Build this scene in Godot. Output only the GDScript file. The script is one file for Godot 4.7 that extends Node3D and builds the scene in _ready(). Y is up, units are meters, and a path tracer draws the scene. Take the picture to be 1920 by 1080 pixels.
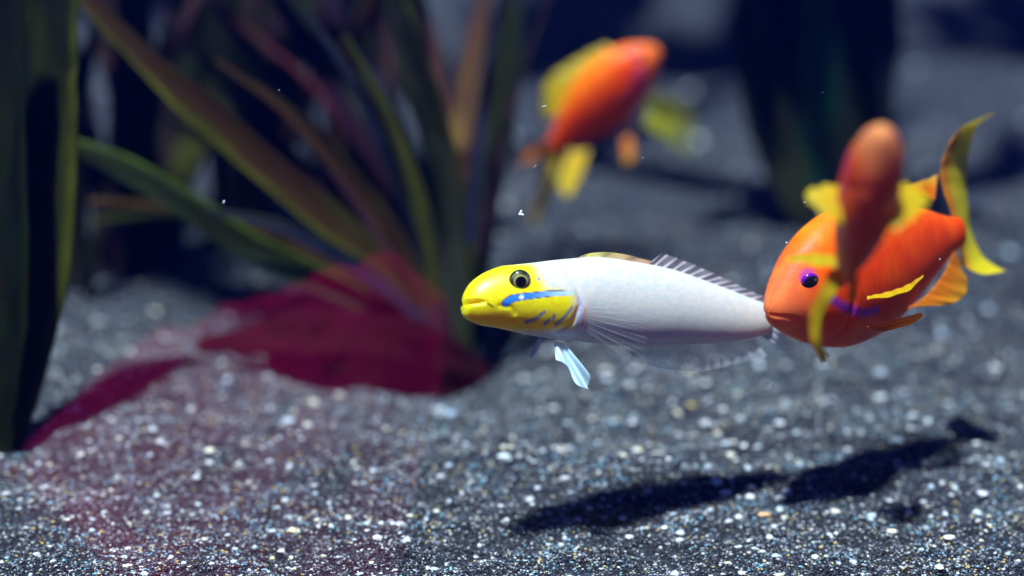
extends Node3D
# An aquarium bed: a yellow-headed sleeper goby, three orange anthias, grass-like plants, dark sand.

const PITCH := 17.0
const FOCAL := 2526.0        # focal length in photograph pixels
const EYE := Vector3(0, 0.273, 0)
const DOWN_LIGHT := Vector3(0.17, -1.0, -0.25)

var cam_basis: Basis
var noise_a := FastNoiseLite.new()
var noise_b := FastNoiseLite.new()
var used := {}

# ---------------------------------------------------------------- helpers
func at(x: float, y: float, depth: float) -> Vector3:
	return EYE + cam_basis * Vector3((x - 960.0) / FOCAL * depth, (540.0 - y) / FOCAL * depth, -depth)

func bump2(x: float, z: float, cx: float, cz: float, sx: float, sz: float) -> float:
	var a := (x - cx) / sx
	var b := (z - cz) / sz
	return exp(-0.5 * (a * a + b * b))

func ground_y(x: float, z: float) -> float:
	var h := 0.0
	h += 0.006 * noise_a.get_noise_2d(x * 9.0, z * 14.0)
	h += 0.003 * noise_a.get_noise_2d(x * 26.0 + 40.0, z * 40.0)
	h += 0.017 * bump2(x, z, -0.215, -0.70, 0.075, 0.07)       # mound of sand before the plant
	h -= 0.034 * bump2(x, z, -0.075, -0.83, 0.075, 0.055)        # hollow at the plant's foot
	h -= 0.010 * bump2(x, z, -0.06, -0.74, 0.09, 0.05)
	h += 0.006 * bump2(x, z, 0.13, -0.62, 0.2, 0.03)
	var bank := z + 0.60 - 0.10 * x + 0.02 * noise_a.get_noise_2d(x * 7.0 + 9.0, 3.0)
	h += 0.006 * exp(-0.5 * (bank / 0.016) ** 2.0) * bump2(x, z, -0.02, -0.6, 0.16, 1.0)
	h -= 0.004 * exp(-0.5 * ((bank + 0.035) / 0.016) ** 2.0)
	var far := maxf(0.0, -z - 1.3)
	h += 0.05 * far * far / (1.0 + far * 0.6) * 0.6
	return h

func ground_at(x: float, y: float) -> Vector3:
	var lo := 0.3
	var hi := 6.0
	var d := lo
	while d < hi:
		var p := at(x, y, d)
		if p.y <= ground_y(p.x, p.z):
			return Vector3(p.x, ground_y(p.x, p.z), p.z)
		d += 0.002
	return at(x, y, hi)

func lin(r: float, g: float, b: float, a := 1.0) -> Color:
	return Color(r, g, b, a)

func mat(rough := 0.6, alpha := false) -> StandardMaterial3D:
	var m := StandardMaterial3D.new()
	m.vertex_color_use_as_albedo = true
	m.roughness = rough
	if alpha:
		m.transparency = BaseMaterial3D.TRANSPARENCY_ALPHA
	m.cull_mode = BaseMaterial3D.CULL_DISABLED
	return m

func shade_arch(parent: Node3D, points: Array, width: float, m: Material, a: Color, b: Color, seed_of: float) -> void:
	# a long blade added to its plant, bent over to cast shade
	var line := [parent.position]
	for p in points:
		line.append(Vector3(p[0], p[1], p[2]))
	blade("blade", parent, line, width, Vector3(0.1, 1, 0.3), m, a, b, a, seed_of, 0.3, 0.5, 0.15)

func grid_mesh(v: PackedVector3Array, c: PackedColorArray, rows: int, cols: int, closed: bool) -> ArrayMesh:
	var idx := PackedInt32Array()
	var n := PackedVector3Array()
	n.resize(v.size())
	var span := cols if closed else cols - 1
	for i in rows - 1:
		for j in span:
			var k := (j + 1) % cols
			var a := i * cols + j
			var b := i * cols + k
			var d := (i + 1) * cols + j
			var e := (i + 1) * cols + k
			idx.append_array([a, b, d, b, e, d])
			var n1 := (v[d] - v[a]).cross(v[b] - v[a])
			var n2 := (v[d] - v[b]).cross(v[e] - v[b])
			n[a] += n1
			n[b] += n1 + n2
			n[d] += n1 + n2
			n[e] += n2
	for i in n.size():
		n[i] = n[i].normalized() if n[i].length_squared() > 1e-24 else Vector3.UP
	var arr := []
	arr.resize(Mesh.ARRAY_MAX)
	arr[Mesh.ARRAY_VERTEX] = v
	arr[Mesh.ARRAY_NORMAL] = n
	arr[Mesh.ARRAY_COLOR] = c
	arr[Mesh.ARRAY_INDEX] = idx
	var m := ArrayMesh.new()
	m.add_surface_from_arrays(Mesh.PRIMITIVE_TRIANGLES, arr)
	return m

func put(called: String, mesh: Mesh, m: Material, parent: Node = null) -> MeshInstance3D:
	var o := MeshInstance3D.new()
	o.mesh = mesh
	o.material_override = m
	if parent == null:
		o.name = numbered(called)
		add_child(o)
	else:
		o.name = called
		parent.add_child(o, true)
	return o

func numbered(called: String) -> String:
	var k: int = used.get(called, 0)
	used[called] = k + 1
	return called if k == 0 else "%s_%03d" % [called, k]

func tag(o: Node, label: String, category: String, group := "") -> void:
	o.set_meta("label", label)
	o.set_meta("category", category)
	if group:
		o.set_meta("group", group)

func thing(called: String, label: String, category: String, where: Vector3, group := "", turn := Basis()) -> Node3D:
	var o := Node3D.new()
	o.name = numbered(called)
	add_child(o)
	o.transform = Transform3D(turn, where)
	tag(o, label, category, group)
	return o

func spline(p: Array, t: float):
	# Catmull-Rom through equally spaced items of any type that adds and scales
	var n := p.size() - 1
	var f := clampf(t, 0.0, 1.0) * n
	var i := mini(int(f), n - 1)
	var u := f - i
	var a = p[maxi(i - 1, 0)]
	var b = p[i]
	var c = p[i + 1]
	var d = p[mini(i + 2, n)]
	return ((b * 2.0) + (c - a) * u + (a * 2.0 - b * 5.0 + c * 4.0 - d) * u * u + (b * 3.0 - a - c * 3.0 + d) * u * u * u) * 0.5

func table(xs: Array, ys: Array, x: float) -> float:
	# monotone lookup with smooth slopes
	var n := xs.size()
	if x <= xs[0]:
		return ys[0]
	if x >= xs[n - 1]:
		return ys[n - 1]
	var i := 0
	while x > xs[i + 1]:
		i += 1
	var h: float = xs[i + 1] - xs[i]
	var u: float = (x - xs[i]) / h
	var m0: float = (ys[i + 1] - ys[i]) / h if i == 0 else (ys[i + 1] - ys[i - 1]) / (xs[i + 1] - xs[i - 1])
	var m1: float = (ys[i + 1] - ys[i]) / h if i == n - 2 else (ys[i + 2] - ys[i]) / (xs[i + 2] - xs[i])
	var u2 := u * u
	var u3 := u2 * u
	return (2 * u3 - 3 * u2 + 1) * ys[i] + (u3 - 2 * u2 + u) * h * m0 + (-2 * u3 + 3 * u2) * ys[i + 1] + (u3 - u2) * h * m1

func to_segment(p: Vector2, a: Vector2, b: Vector2) -> Vector2:
	# (distance, share along)
	var ab := b - a
	var t := clampf((p - a).dot(ab) / maxf(ab.length_squared(), 1e-9), 0.0, 1.0)
	return Vector2(p.distance_to(a + ab * t), t)

func to_path(p: Vector2, pts: Array) -> Vector2:
	var best := Vector2(1e9, 0.0)
	for i in pts.size() - 1:
		var d := to_segment(p, pts[i], pts[i + 1])
		if d.x < best.x:
			best = Vector2(d.x, (i + d.y) / (pts.size() - 1))
	return best

func soft(a: float, b: float, x: float) -> float:
	return smoothstep(a, b, x)

# ---------------------------------------------------------------- fins, blades, eyes
# A fin: a grid between its root line and its free edge, with raised rays, two faces and a thin rim.
func fin(called: String, parent: Node3D, roots: Array, tips: Array, m: Material, color_of: Callable, thick := 0.0004, rays := 9, wave := 0.0006, nu := 48, nv := 14) -> MeshInstance3D:
	var inv := parent.transform.affine_inverse()
	var r := []
	var t := []
	for p in roots:
		r.append(inv * at(p[0], p[1], p[2]))
	for p in tips:
		t.append(inv * at(p[0], p[1], p[2]))
	var v := PackedVector3Array()
	var c := PackedColorArray()
	var across: Vector3 = (r[r.size() - 1] - r[0])
	var outward: Vector3 = t[t.size() / 2] - r[r.size() / 2]
	var side := across.cross(outward).normalized()
	if side.length() < 0.5:
		side = Vector3(0, 0, 1)
	var ring := nv * 2
	for i in nu + 1:
		var u := float(i) / nu
		var a: Vector3 = spline(r, u)
		var b: Vector3 = spline(t, u)
		var ray := 0.5 + 0.5 * cos(u * rays * TAU)
		for j in ring:
			var face := 1.0 if j < nv else -1.0
			var w := float(j if j < nv else ring - 1 - j) / (nv - 1)
			var edge := sin(PI * clampf(u, 0.02, 0.98)) ** 0.3
			var h := thick * (1.0 - 0.75 * w) * (0.35 + 0.65 * ray) * edge
			var p := a.lerp(b, w) + side * (wave * w * sin(u * rays * TAU * 0.5 + w * 2.0) + face * h)
			v.append(p)
			c.append(color_of.call(u, w, ray))
	var o := put(called, grid_mesh(v, c, nu + 1, ring, true), m, parent)
	return o

# A blade: a lens-shaped section swept along a line of points given in the plant's own axes.
func blade(called: String, parent: Node3D, line: Array, width: float, face: Vector3, m: Material, base: Color, patch: Color, rim: Color, seed_of: float, tip := 0.25, foot := 0.55, fold := 0.25, twist := 0.0, edge_side := 1.0) -> MeshInstance3D:
	var inv := parent.transform.affine_inverse()
	var pts := []
	for p in line:
		pts.append(inv * p)
	var rows := 72
	var cols := 20
	var v := PackedVector3Array()
	var c := PackedColorArray()
	for i in rows + 1:
		var u := float(i) / rows
		var p: Vector3 = spline(pts, u)
		var q: Vector3 = spline(pts, minf(u + 0.01, 1.0))
		var p0: Vector3 = spline(pts, maxf(u - 0.01, 0.0))
		var along := (q - p0).normalized()
		var side := along.cross(face).normalized()
		side = side.rotated(along, twist * (u - 0.3) + 0.18 * sin(u * 7.0 + seed_of))
		var out := side.cross(along).normalized()
		var w := width * 0.5 * (foot + (1.0 - foot) * soft(0.0, 0.35, u)) * (1.0 - (1.0 - tip) * soft(0.55, 1.0, u))
		w *= 1.0 + 0.12 * noise_b.get_noise_2d(u * 90.0, seed_of * 31.0)
		if i == rows:
			w *= 0.05
		for j in cols:
			var a := TAU * j / cols
			var s := cos(a)
			var th := width * 0.045 * sin(a)
			var crease := fold * w * (sqrt(s * s + 0.02) + 0.10 * noise_b.get_noise_2d(u * 90.0, s * 25.0 + seed_of)) + width * 0.012 * cos(s * 14.0)
			v.append(p + side * (w * s) + out * (th + crease))
			var n1 := noise_b.get_noise_3d(u * 42.0, s * 9.0, seed_of * 17.0)
			var n2 := noise_b.get_noise_3d(u * 160.0, s * 60.0, seed_of * 9.0)
			var k := base.lerp(patch, soft(-0.12, 0.25, n1))
			k = k.lerp(rim, soft(0.55, 1.0, s * edge_side + 0.25 * n2) * 0.8)
			var f := 1.0 + 0.5 * n2 + (0.55 * cos(s * 22.0 + 3.0 * n1) * soft(0.0, 0.3, absf(n1) + 0.15) if called == "hollow_shade_leaf" else 0.18 * cos(s * 40.0))
			f *= 0.9
			c.append(Color(k.r * f, k.g * f, k.b * f, 1.0))
	return put(called, grid_mesh(v, c, rows + 1, cols, true), m, parent)

func dome(radius: float, flat: float, color_of: Callable) -> ArrayMesh:
	# a bulging eye whose axis is +z
	var v := PackedVector3Array()
	var c := PackedColorArray()
	var rows := 40
	var cols := 40
	for i in rows + 1:
		var a := PI * 0.62 * i / rows
		for j in cols:
			var b := TAU * j / cols
			var s := sin(a) * radius
			v.append(Vector3(s * cos(b), s * sin(b), cos(a) * radius * flat))
			c.append(color_of.call(sin(a) if a < PI / 2 else 1.0, b))
	return grid_mesh(v, c, rows + 1, cols, true)

# A fish body: sections along local -x (snout at the origin), one continuous skin.
# prof: xs in 0..1, top, bottom and half width as shares of the length; bend: sideways curve of the tail
func fish_body(length: float, xs: Array, top: Array, bot: Array, wid: Array, bend: float, color_of: Callable, push: Callable, rows := 150, cols := 96) -> ArrayMesh:
	var v := PackedVector3Array()
	var c := PackedColorArray()
	for i in rows + 1:
		var u := float(i) / rows
		u = u * u * (0.55) + u * 0.45        # finer rows at the head
		var t := table(xs, top, u)
		var b := table(xs, bot, u)
		var w := table(xs, wid, u)
		var mid := lerpf(b, t, 0.5)
		var off := bend * maxf(0.0, u - 0.25) ** 2.0
		for j in cols:
			var a := TAU * j / cols
			var sy := sin(a)
			var sz := cos(a)
			var y := mid + (t - mid) * sy
			var z := w * sz
			if sy < 0.0:
				z *= 1.0 - 0.10 * sy * sy
			var g: float = push.call(u, y)
			var k := 1.0 - g
			v.append(Vector3(-u - maxf(0.0, g) * 0.05 * (1.0 - soft(0.0, 0.05, u)), mid + (y - mid) * (1.0 - g * 0.3), z * k + off) * length)
			c.append(color_of.call(u, y, sz))
	# close the two ends
	var first := v[0]
	var ring_n := cols
	var centre_a := Vector3.ZERO
	var centre_b := Vector3.ZERO
	for j in cols:
		centre_a += v[j] / cols
		centre_b += v[rows * cols + j] / cols
	var v2 := PackedVector3Array()
	var c2 := PackedColorArray()
	for j in cols:
		v2.append(centre_a + Vector3(0.002 * length, 0, 0))
		c2.append(c[j])
	v2.append_array(v)
	c2.append_array(c)
	for j in cols:
		v2.append(centre_b - Vector3(0.01 * length, 0, 0))
		c2.append(c[rows * cols + j])
	return grid_mesh(v2, c2, rows + 3, cols, true)

func noise_tex(kind: int, freq: float, size := 512, normal := false, strength := 4.0) -> NoiseTexture2D:
	var n := FastNoiseLite.new()
	n.noise_type = kind
	n.frequency = freq
	n.seed = 5
	n.fractal_octaves = 3
	var t := NoiseTexture2D.new()
	t.width = size
	t.height = size
	t.seamless = true
	t.noise = n
	t.as_normal_map = normal
	t.bump_strength = strength
	return t

func skin(rough: float, scale_per_m: float, relief_cm: float, sss: float) -> StandardMaterial3D:
	var m := mat(rough)
	m.heightmap_enabled = true
	m.heightmap_texture = scale_tex
	m.heightmap_scale = relief_cm
	m.uv1_triplanar = true
	m.uv1_scale = Vector3.ONE * scale_per_m
	if sss > 0.0:
		m.subsurf_scatter_enabled = true
		m.subsurf_scatter_strength = sss
	return m

var scale_tex: NoiseTexture2D

# ---------------------------------------------------------------- scene
func _ready() -> void:
	noise_a.seed = 3
	noise_a.frequency = 1.0
	noise_a.fractal_octaves = 4
	noise_b.seed = 11
	noise_b.frequency = 0.05
	noise_b.fractal_octaves = 3

	var cam := Camera3D.new()
	cam.name = "camera"
	cam.position = EYE
	cam.rotation_degrees.x = -PITCH
	cam.fov = rad_to_deg(2.0 * atan(540.0 / FOCAL))
	cam.near = 0.02
	cam.far = 60.0
	var optics := CameraAttributesPhysical.new()
	optics.frustum_focal_length = 50.0
	optics.exposure_aperture = 2.6
	optics.frustum_focus_distance = 0.545
	cam.attributes = optics
	add_child(cam)
	cam.fov = rad_to_deg(2.0 * atan(540.0 / FOCAL))
	cam_basis = Basis(Vector3.RIGHT, deg_to_rad(-PITCH))

	var env := Environment.new()
	env.background_mode = Environment.BG_SKY
	var sky := Sky.new()
	var sm := ProceduralSkyMaterial.new()
	sm.sky_top_color = Color(0.12, 0.19, 0.42)
	sm.sky_horizon_color = Color(0.02, 0.03, 0.16)
	sm.sky_curve = 0.5
	sm.ground_bottom_color = Color(0.01, 0.012, 0.06)
	sm.ground_horizon_color = Color(0.02, 0.03, 0.16)
	sky.sky_material = sm
	env.sky = sky
	env.tonemap_mode = Environment.TONE_MAPPER_LINEAR
	env.tonemap_exposure = 1.75
	env.fog_enabled = true
	env.fog_light_color = Color(0.10, 0.36, 1.0)
	env.fog_density = 0.017
	env.sdfgi_enabled = true
	env.ssao_enabled = true
	env.ssil_enabled = true
	var we := WorldEnvironment.new()
	we.name = "water_and_air"
	we.environment = env
	add_child(we)

	var sun := DirectionalLight3D.new()
	sun.name = "tank_light"
	sun.light_energy = 1.6
	sun.light_color = Color(0.90, 0.96, 1.0)
	sun.light_angular_distance = 4.0
	sun.shadow_enabled = true
	sun.basis = Basis.looking_at(DOWN_LIGHT.normalized(), Vector3(0, 0, -1))
	add_child(sun)

	scale_tex = noise_tex(FastNoiseLite.TYPE_CELLULAR, 0.05)
	build_ground()
	build_grains()
	build_glass()
	build_rocks()
	build_plants()
	build_goby()
	build_anthias()
	build_pebbles()
	build_specks()

# ---------------------------------------------------------------- sand
func build_ground() -> void:
	var rows := 420
	var cols := 360
	var v := PackedVector3Array()
	var c := PackedColorArray()
	for i in rows:
		var t := float(i) / (rows - 1)
		var r := 0.25 * pow(160.0, t)
		for j in cols:
			var s := float(j) / (cols - 1) * 2.0 - 1.0
			var ang := deg_to_rad(110.0) * (0.25 * s + 0.75 * s * s * s)
			var x := r * sin(ang)
			var z := -r * cos(ang)
			v.append(Vector3(x, ground_y(x, z) - (0.0 if r > 0.9 else 0.0004), z))
			var n := 1.0 + 0.35 * noise_a.get_noise_2d(x * 5.0, z * 5.0)
			var base := Color(0.24, 0.27, 0.31)
			c.append(Color(base.r * n, base.g * n, base.b * n))
	var m := mat(0.85)
	var tex := NoiseTexture2D.new()
	var nz := FastNoiseLite.new()
	nz.noise_type = FastNoiseLite.TYPE_CELLULAR
	nz.cellular_return_type = FastNoiseLite.RETURN_CELL_VALUE
	nz.frequency = 0.16
	nz.seed = 2
	nz.fractal_octaves = 2
	tex.noise = nz
	tex.width = 1024
	tex.height = 1024
	tex.seamless = true
	var ramp := Gradient.new()
	ramp.offsets = PackedFloat32Array([0.0, 0.45, 0.7, 0.88, 1.0])
	ramp.colors = PackedColorArray([Color(0.07, 0.075, 0.10), Color(0.15, 0.16, 0.21), Color(0.27, 0.30, 0.36), Color(0.42, 0.47, 0.53), Color(0.78, 0.82, 0.82)])
	tex.color_ramp = ramp
	m.albedo_texture = tex
	m.uv1_triplanar = true
	m.uv1_world_triplanar = true
	m.uv1_scale = Vector3.ONE * 3.1
	var o := put("sand_bed", grid_mesh(v, c, rows, cols, false), m)
	o.set_meta("kind", "structure")

func grain_mesh(seed_of: int) -> ArrayMesh:
	var rng := RandomNumberGenerator.new()
	rng.seed = seed_of
	var ico := [Vector3(0, 1, 0)]
	for i in 5:
		ico.append(Vector3(cos(TAU * i / 5.0) * 0.89, 0.447, sin(TAU * i / 5.0) * 0.89))
	for i in 5:
		ico.append(Vector3(cos(TAU * (i + 0.5) / 5.0) * 0.89, -0.447, sin(TAU * (i + 0.5) / 5.0) * 0.89))
	ico.append(Vector3(0, -1, 0))
	for i in ico.size():
		ico[i] = ico[i] * rng.randf_range(0.72, 1.2)
	var f := []
	for i in 5:
		var k := (i + 1) % 5
		f.append([0, 1 + i, 1 + k])
		f.append([1 + i, 6 + i, 1 + k])
		f.append([1 + k, 6 + i, 6 + k])
		f.append([11, 6 + k, 6 + i])
	var st := SurfaceTool.new()
	st.begin(Mesh.PRIMITIVE_TRIANGLES)
	st.set_smooth_group(-1)
	for q in f:
		var a: Vector3 = ico[q[0]]
		var b: Vector3 = ico[q[1]]
		var d: Vector3 = ico[q[2]]
		if (b - a).cross(d - a).dot(a + b + d) > 0.0:
			var e := b
			b = d
			d = e
		for p in [a, b, d]:
			st.add_vertex(p)
	st.generate_normals()
	return st.commit()

func grain_color(rng: RandomNumberGenerator, more: float) -> Color:
	var r := minf(rng.randf() + more * 1.6, 0.999)
	var c: Color
	if r < 0.54:
		c = Color(0.007, 0.008, 0.014) * rng.randf_range(0.6, 1.8)
	elif r < 0.80:
		c = Color(0.045, 0.050, 0.066) * rng.randf_range(0.7, 1.5)
	elif r < 0.91:
		c = Color(0.28, 0.33, 0.38) * rng.randf_range(0.7, 1.2)
	elif r < 0.955:
		c = Color(0.80, 0.82, 0.80) * rng.randf_range(0.75, 1.0)
	elif r < 0.979:
		c = Color(0.78, 0.58, 0.16) * rng.randf_range(0.6, 1.1)
	else:
		c = Color(0.22, 0.52, 0.68) * rng.randf_range(0.7, 1.2)
	c.a = 1.0
	return c

func build_grains() -> void:
	var rng := RandomNumberGenerator.new()
	rng.seed = 77
	var m := mat(0.42)
	var sets := []
	for s in 3:
		sets.append([[], []])
	var total := 420000
	for i in total:
		var d: float
		var size: float
		# depth on the bed, thickest where the lens is sharp
		var far := rng.randf()
		if far < 0.80:
			d = lerpf(0.47, 0.80, pow(rng.randf(), 1.15))
			size = lerpf(0.00016, 0.00056, pow(rng.randf(), 1.8))
		elif far < 0.94:
			d = lerpf(0.80, 1.5, pow(rng.randf(), 1.3))
			size = rng.randf_range(0.0004, 0.0009)
		else:
			d = lerpf(1.4, 3.5, pow(rng.randf(), 1.4))
			size = rng.randf_range(0.0008, 0.0016)
		var half := d * 0.47
		var x := rng.randf_range(-half, half)
		var z := -d
		var big := rng.randf()
		var c := grain_color(rng, 0.09 * noise_a.get_noise_2d(x * 22.0 + 3.0, z * 22.0))
		if big < 0.0045:
			size *= rng.randf_range(2.0, 3.6)
			c = [Color(0.72, 0.76, 0.76), Color(0.55, 0.66, 0.72), Color(0.78, 0.74, 0.58), Color(0.62, 0.64, 0.66)][rng.randi() % 4]
		var b := Basis.from_euler(Vector3(rng.randf() * TAU, rng.randf() * TAU, rng.randf() * TAU))
		b = b.scaled(Vector3(size * rng.randf_range(0.8, 1.9), size * rng.randf_range(0.4, 1.0), size * rng.randf_range(0.7, 1.5)))
		var y := ground_y(x, z) + size * rng.randf_range(-0.1, 0.75)
		var w: Array = sets[i % 3]
		w[0].append(Transform3D(b, Vector3(x, y, z)))
		w[1].append(c)
	for s in 3:
		var mm := MultiMesh.new()
		mm.transform_format = MultiMesh.TRANSFORM_3D
		mm.use_colors = true
		mm.mesh = grain_mesh(100 + s)
		mm.instance_count = sets[s][0].size()
		for i in mm.instance_count:
			mm.set_instance_transform(i, sets[s][0][i])
			mm.set_instance_color(i, sets[s][1][i])
		var o := MultiMeshInstance3D.new()
		o.multimesh = mm
		o.material_override = m
		o.name = numbered("sand_grains")
		add_child(o)
		tag(o, "loose dark, white and yellow sand grains covering the bed", "sand")
		o.set_meta("kind", "stuff")

# ---------------------------------------------------------------- tank front
func build_glass() -> void:
	var m := StandardMaterial3D.new()
	m.albedo_color = Color(1, 1, 1, 0.0)
	m.roughness = 0.0
	m.transparency = BaseMaterial3D.TRANSPARENCY_ALPHA
	m.cull_mode = BaseMaterial3D.CULL_DISABLED
	var pane := QuadMesh.new()
	pane.size = Vector2(2.4, 0.9)
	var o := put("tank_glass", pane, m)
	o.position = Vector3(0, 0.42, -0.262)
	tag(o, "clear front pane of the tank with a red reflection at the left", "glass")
	# unseen red cloth and ledge, added and shaped so the pane mirrors red
	var ledge := thing("ledge", "narrow dark ledge added outside the tank to hold the red cloth", "ledge", Vector3(-0.1, -0.16, 0.14))
	var board := BoxMesh.new()
	board.size = Vector3(0.9, 0.04, 0.34)
	var lm := StandardMaterial3D.new()
	lm.albedo_color = Color(0.05, 0.05, 0.06)
	lm.roughness = 0.9
	put("board", board, lm, ledge)
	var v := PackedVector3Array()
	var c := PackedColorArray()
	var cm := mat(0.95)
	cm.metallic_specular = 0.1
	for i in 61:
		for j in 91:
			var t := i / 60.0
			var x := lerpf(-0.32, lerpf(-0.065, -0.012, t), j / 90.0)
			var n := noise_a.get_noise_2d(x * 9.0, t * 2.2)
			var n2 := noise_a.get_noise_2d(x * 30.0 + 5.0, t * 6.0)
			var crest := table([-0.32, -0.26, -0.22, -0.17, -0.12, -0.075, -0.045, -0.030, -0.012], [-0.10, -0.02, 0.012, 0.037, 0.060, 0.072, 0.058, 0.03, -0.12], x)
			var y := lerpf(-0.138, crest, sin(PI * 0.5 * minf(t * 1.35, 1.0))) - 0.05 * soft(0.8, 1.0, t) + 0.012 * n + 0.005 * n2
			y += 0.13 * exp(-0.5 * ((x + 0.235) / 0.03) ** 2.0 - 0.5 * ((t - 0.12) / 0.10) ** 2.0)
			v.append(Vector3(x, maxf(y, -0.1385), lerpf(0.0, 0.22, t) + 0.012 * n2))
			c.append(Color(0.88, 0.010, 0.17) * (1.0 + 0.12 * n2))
	var cl := put("added_red_cloth", grid_mesh(v, c, 61, 91, false), cm)
	tag(cl, "unseen red cloth added outside the tank for its reflection in the glass", "cloth")

# ---------------------------------------------------------------- rocks
func build_rocks() -> void:
	var m := mat(0.9)
	var list := [
		[Vector3(0.10, 0.02, -2.05), Vector3(0.30, 0.30, 0.26), 61, "wide dark rock across the back behind the far anthias"],
		[Vector3(-0.95, 0.05, -2.3), Vector3(0.65, 0.40, 0.35), 62, "dark rock at the back left behind the thicket"],
		[Vector3(1.05, 0.08, -2.15), Vector3(0.42, 0.34, 0.30), 63, "dark rock in the top right corner"],
	]
	for q in list:
		var n := FastNoiseLite.new()
		n.seed = q[2]
		n.frequency = 0.9
		n.fractal_octaves = 5
		var v := PackedVector3Array()
		var c := PackedColorArray()
		for i in 61:
			var a := PI * i / 60.0
			for j in 90:
				var b := TAU * j / 90.0
				var p := Vector3(sin(a) * cos(b), cos(a), sin(a) * sin(b))
				var r := 1.0 + 0.45 * n.get_noise_3dv(p * 1.3) + 0.10 * absf(n.get_noise_3dv(p * 6.0))
				v.append(p * r * q[1])
				var t := 0.030 * (1.0 + 0.9 * n.get_noise_3dv(p * 5.0))
				c.append(Color(t * 0.8, t * 0.95, t * 1.25))
		var o := put("rock", grid_mesh(v, c, 61, 90, true), m)
		o.position = q[0]
		tag(o, q[3], "rock", "rocks at the back")

# ---------------------------------------------------------------- plants
func line_of(p: Array) -> Array:
	var out := []
	for q in p:
		out.append(at(q[0], q[1], q[2]))
	return out

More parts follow.
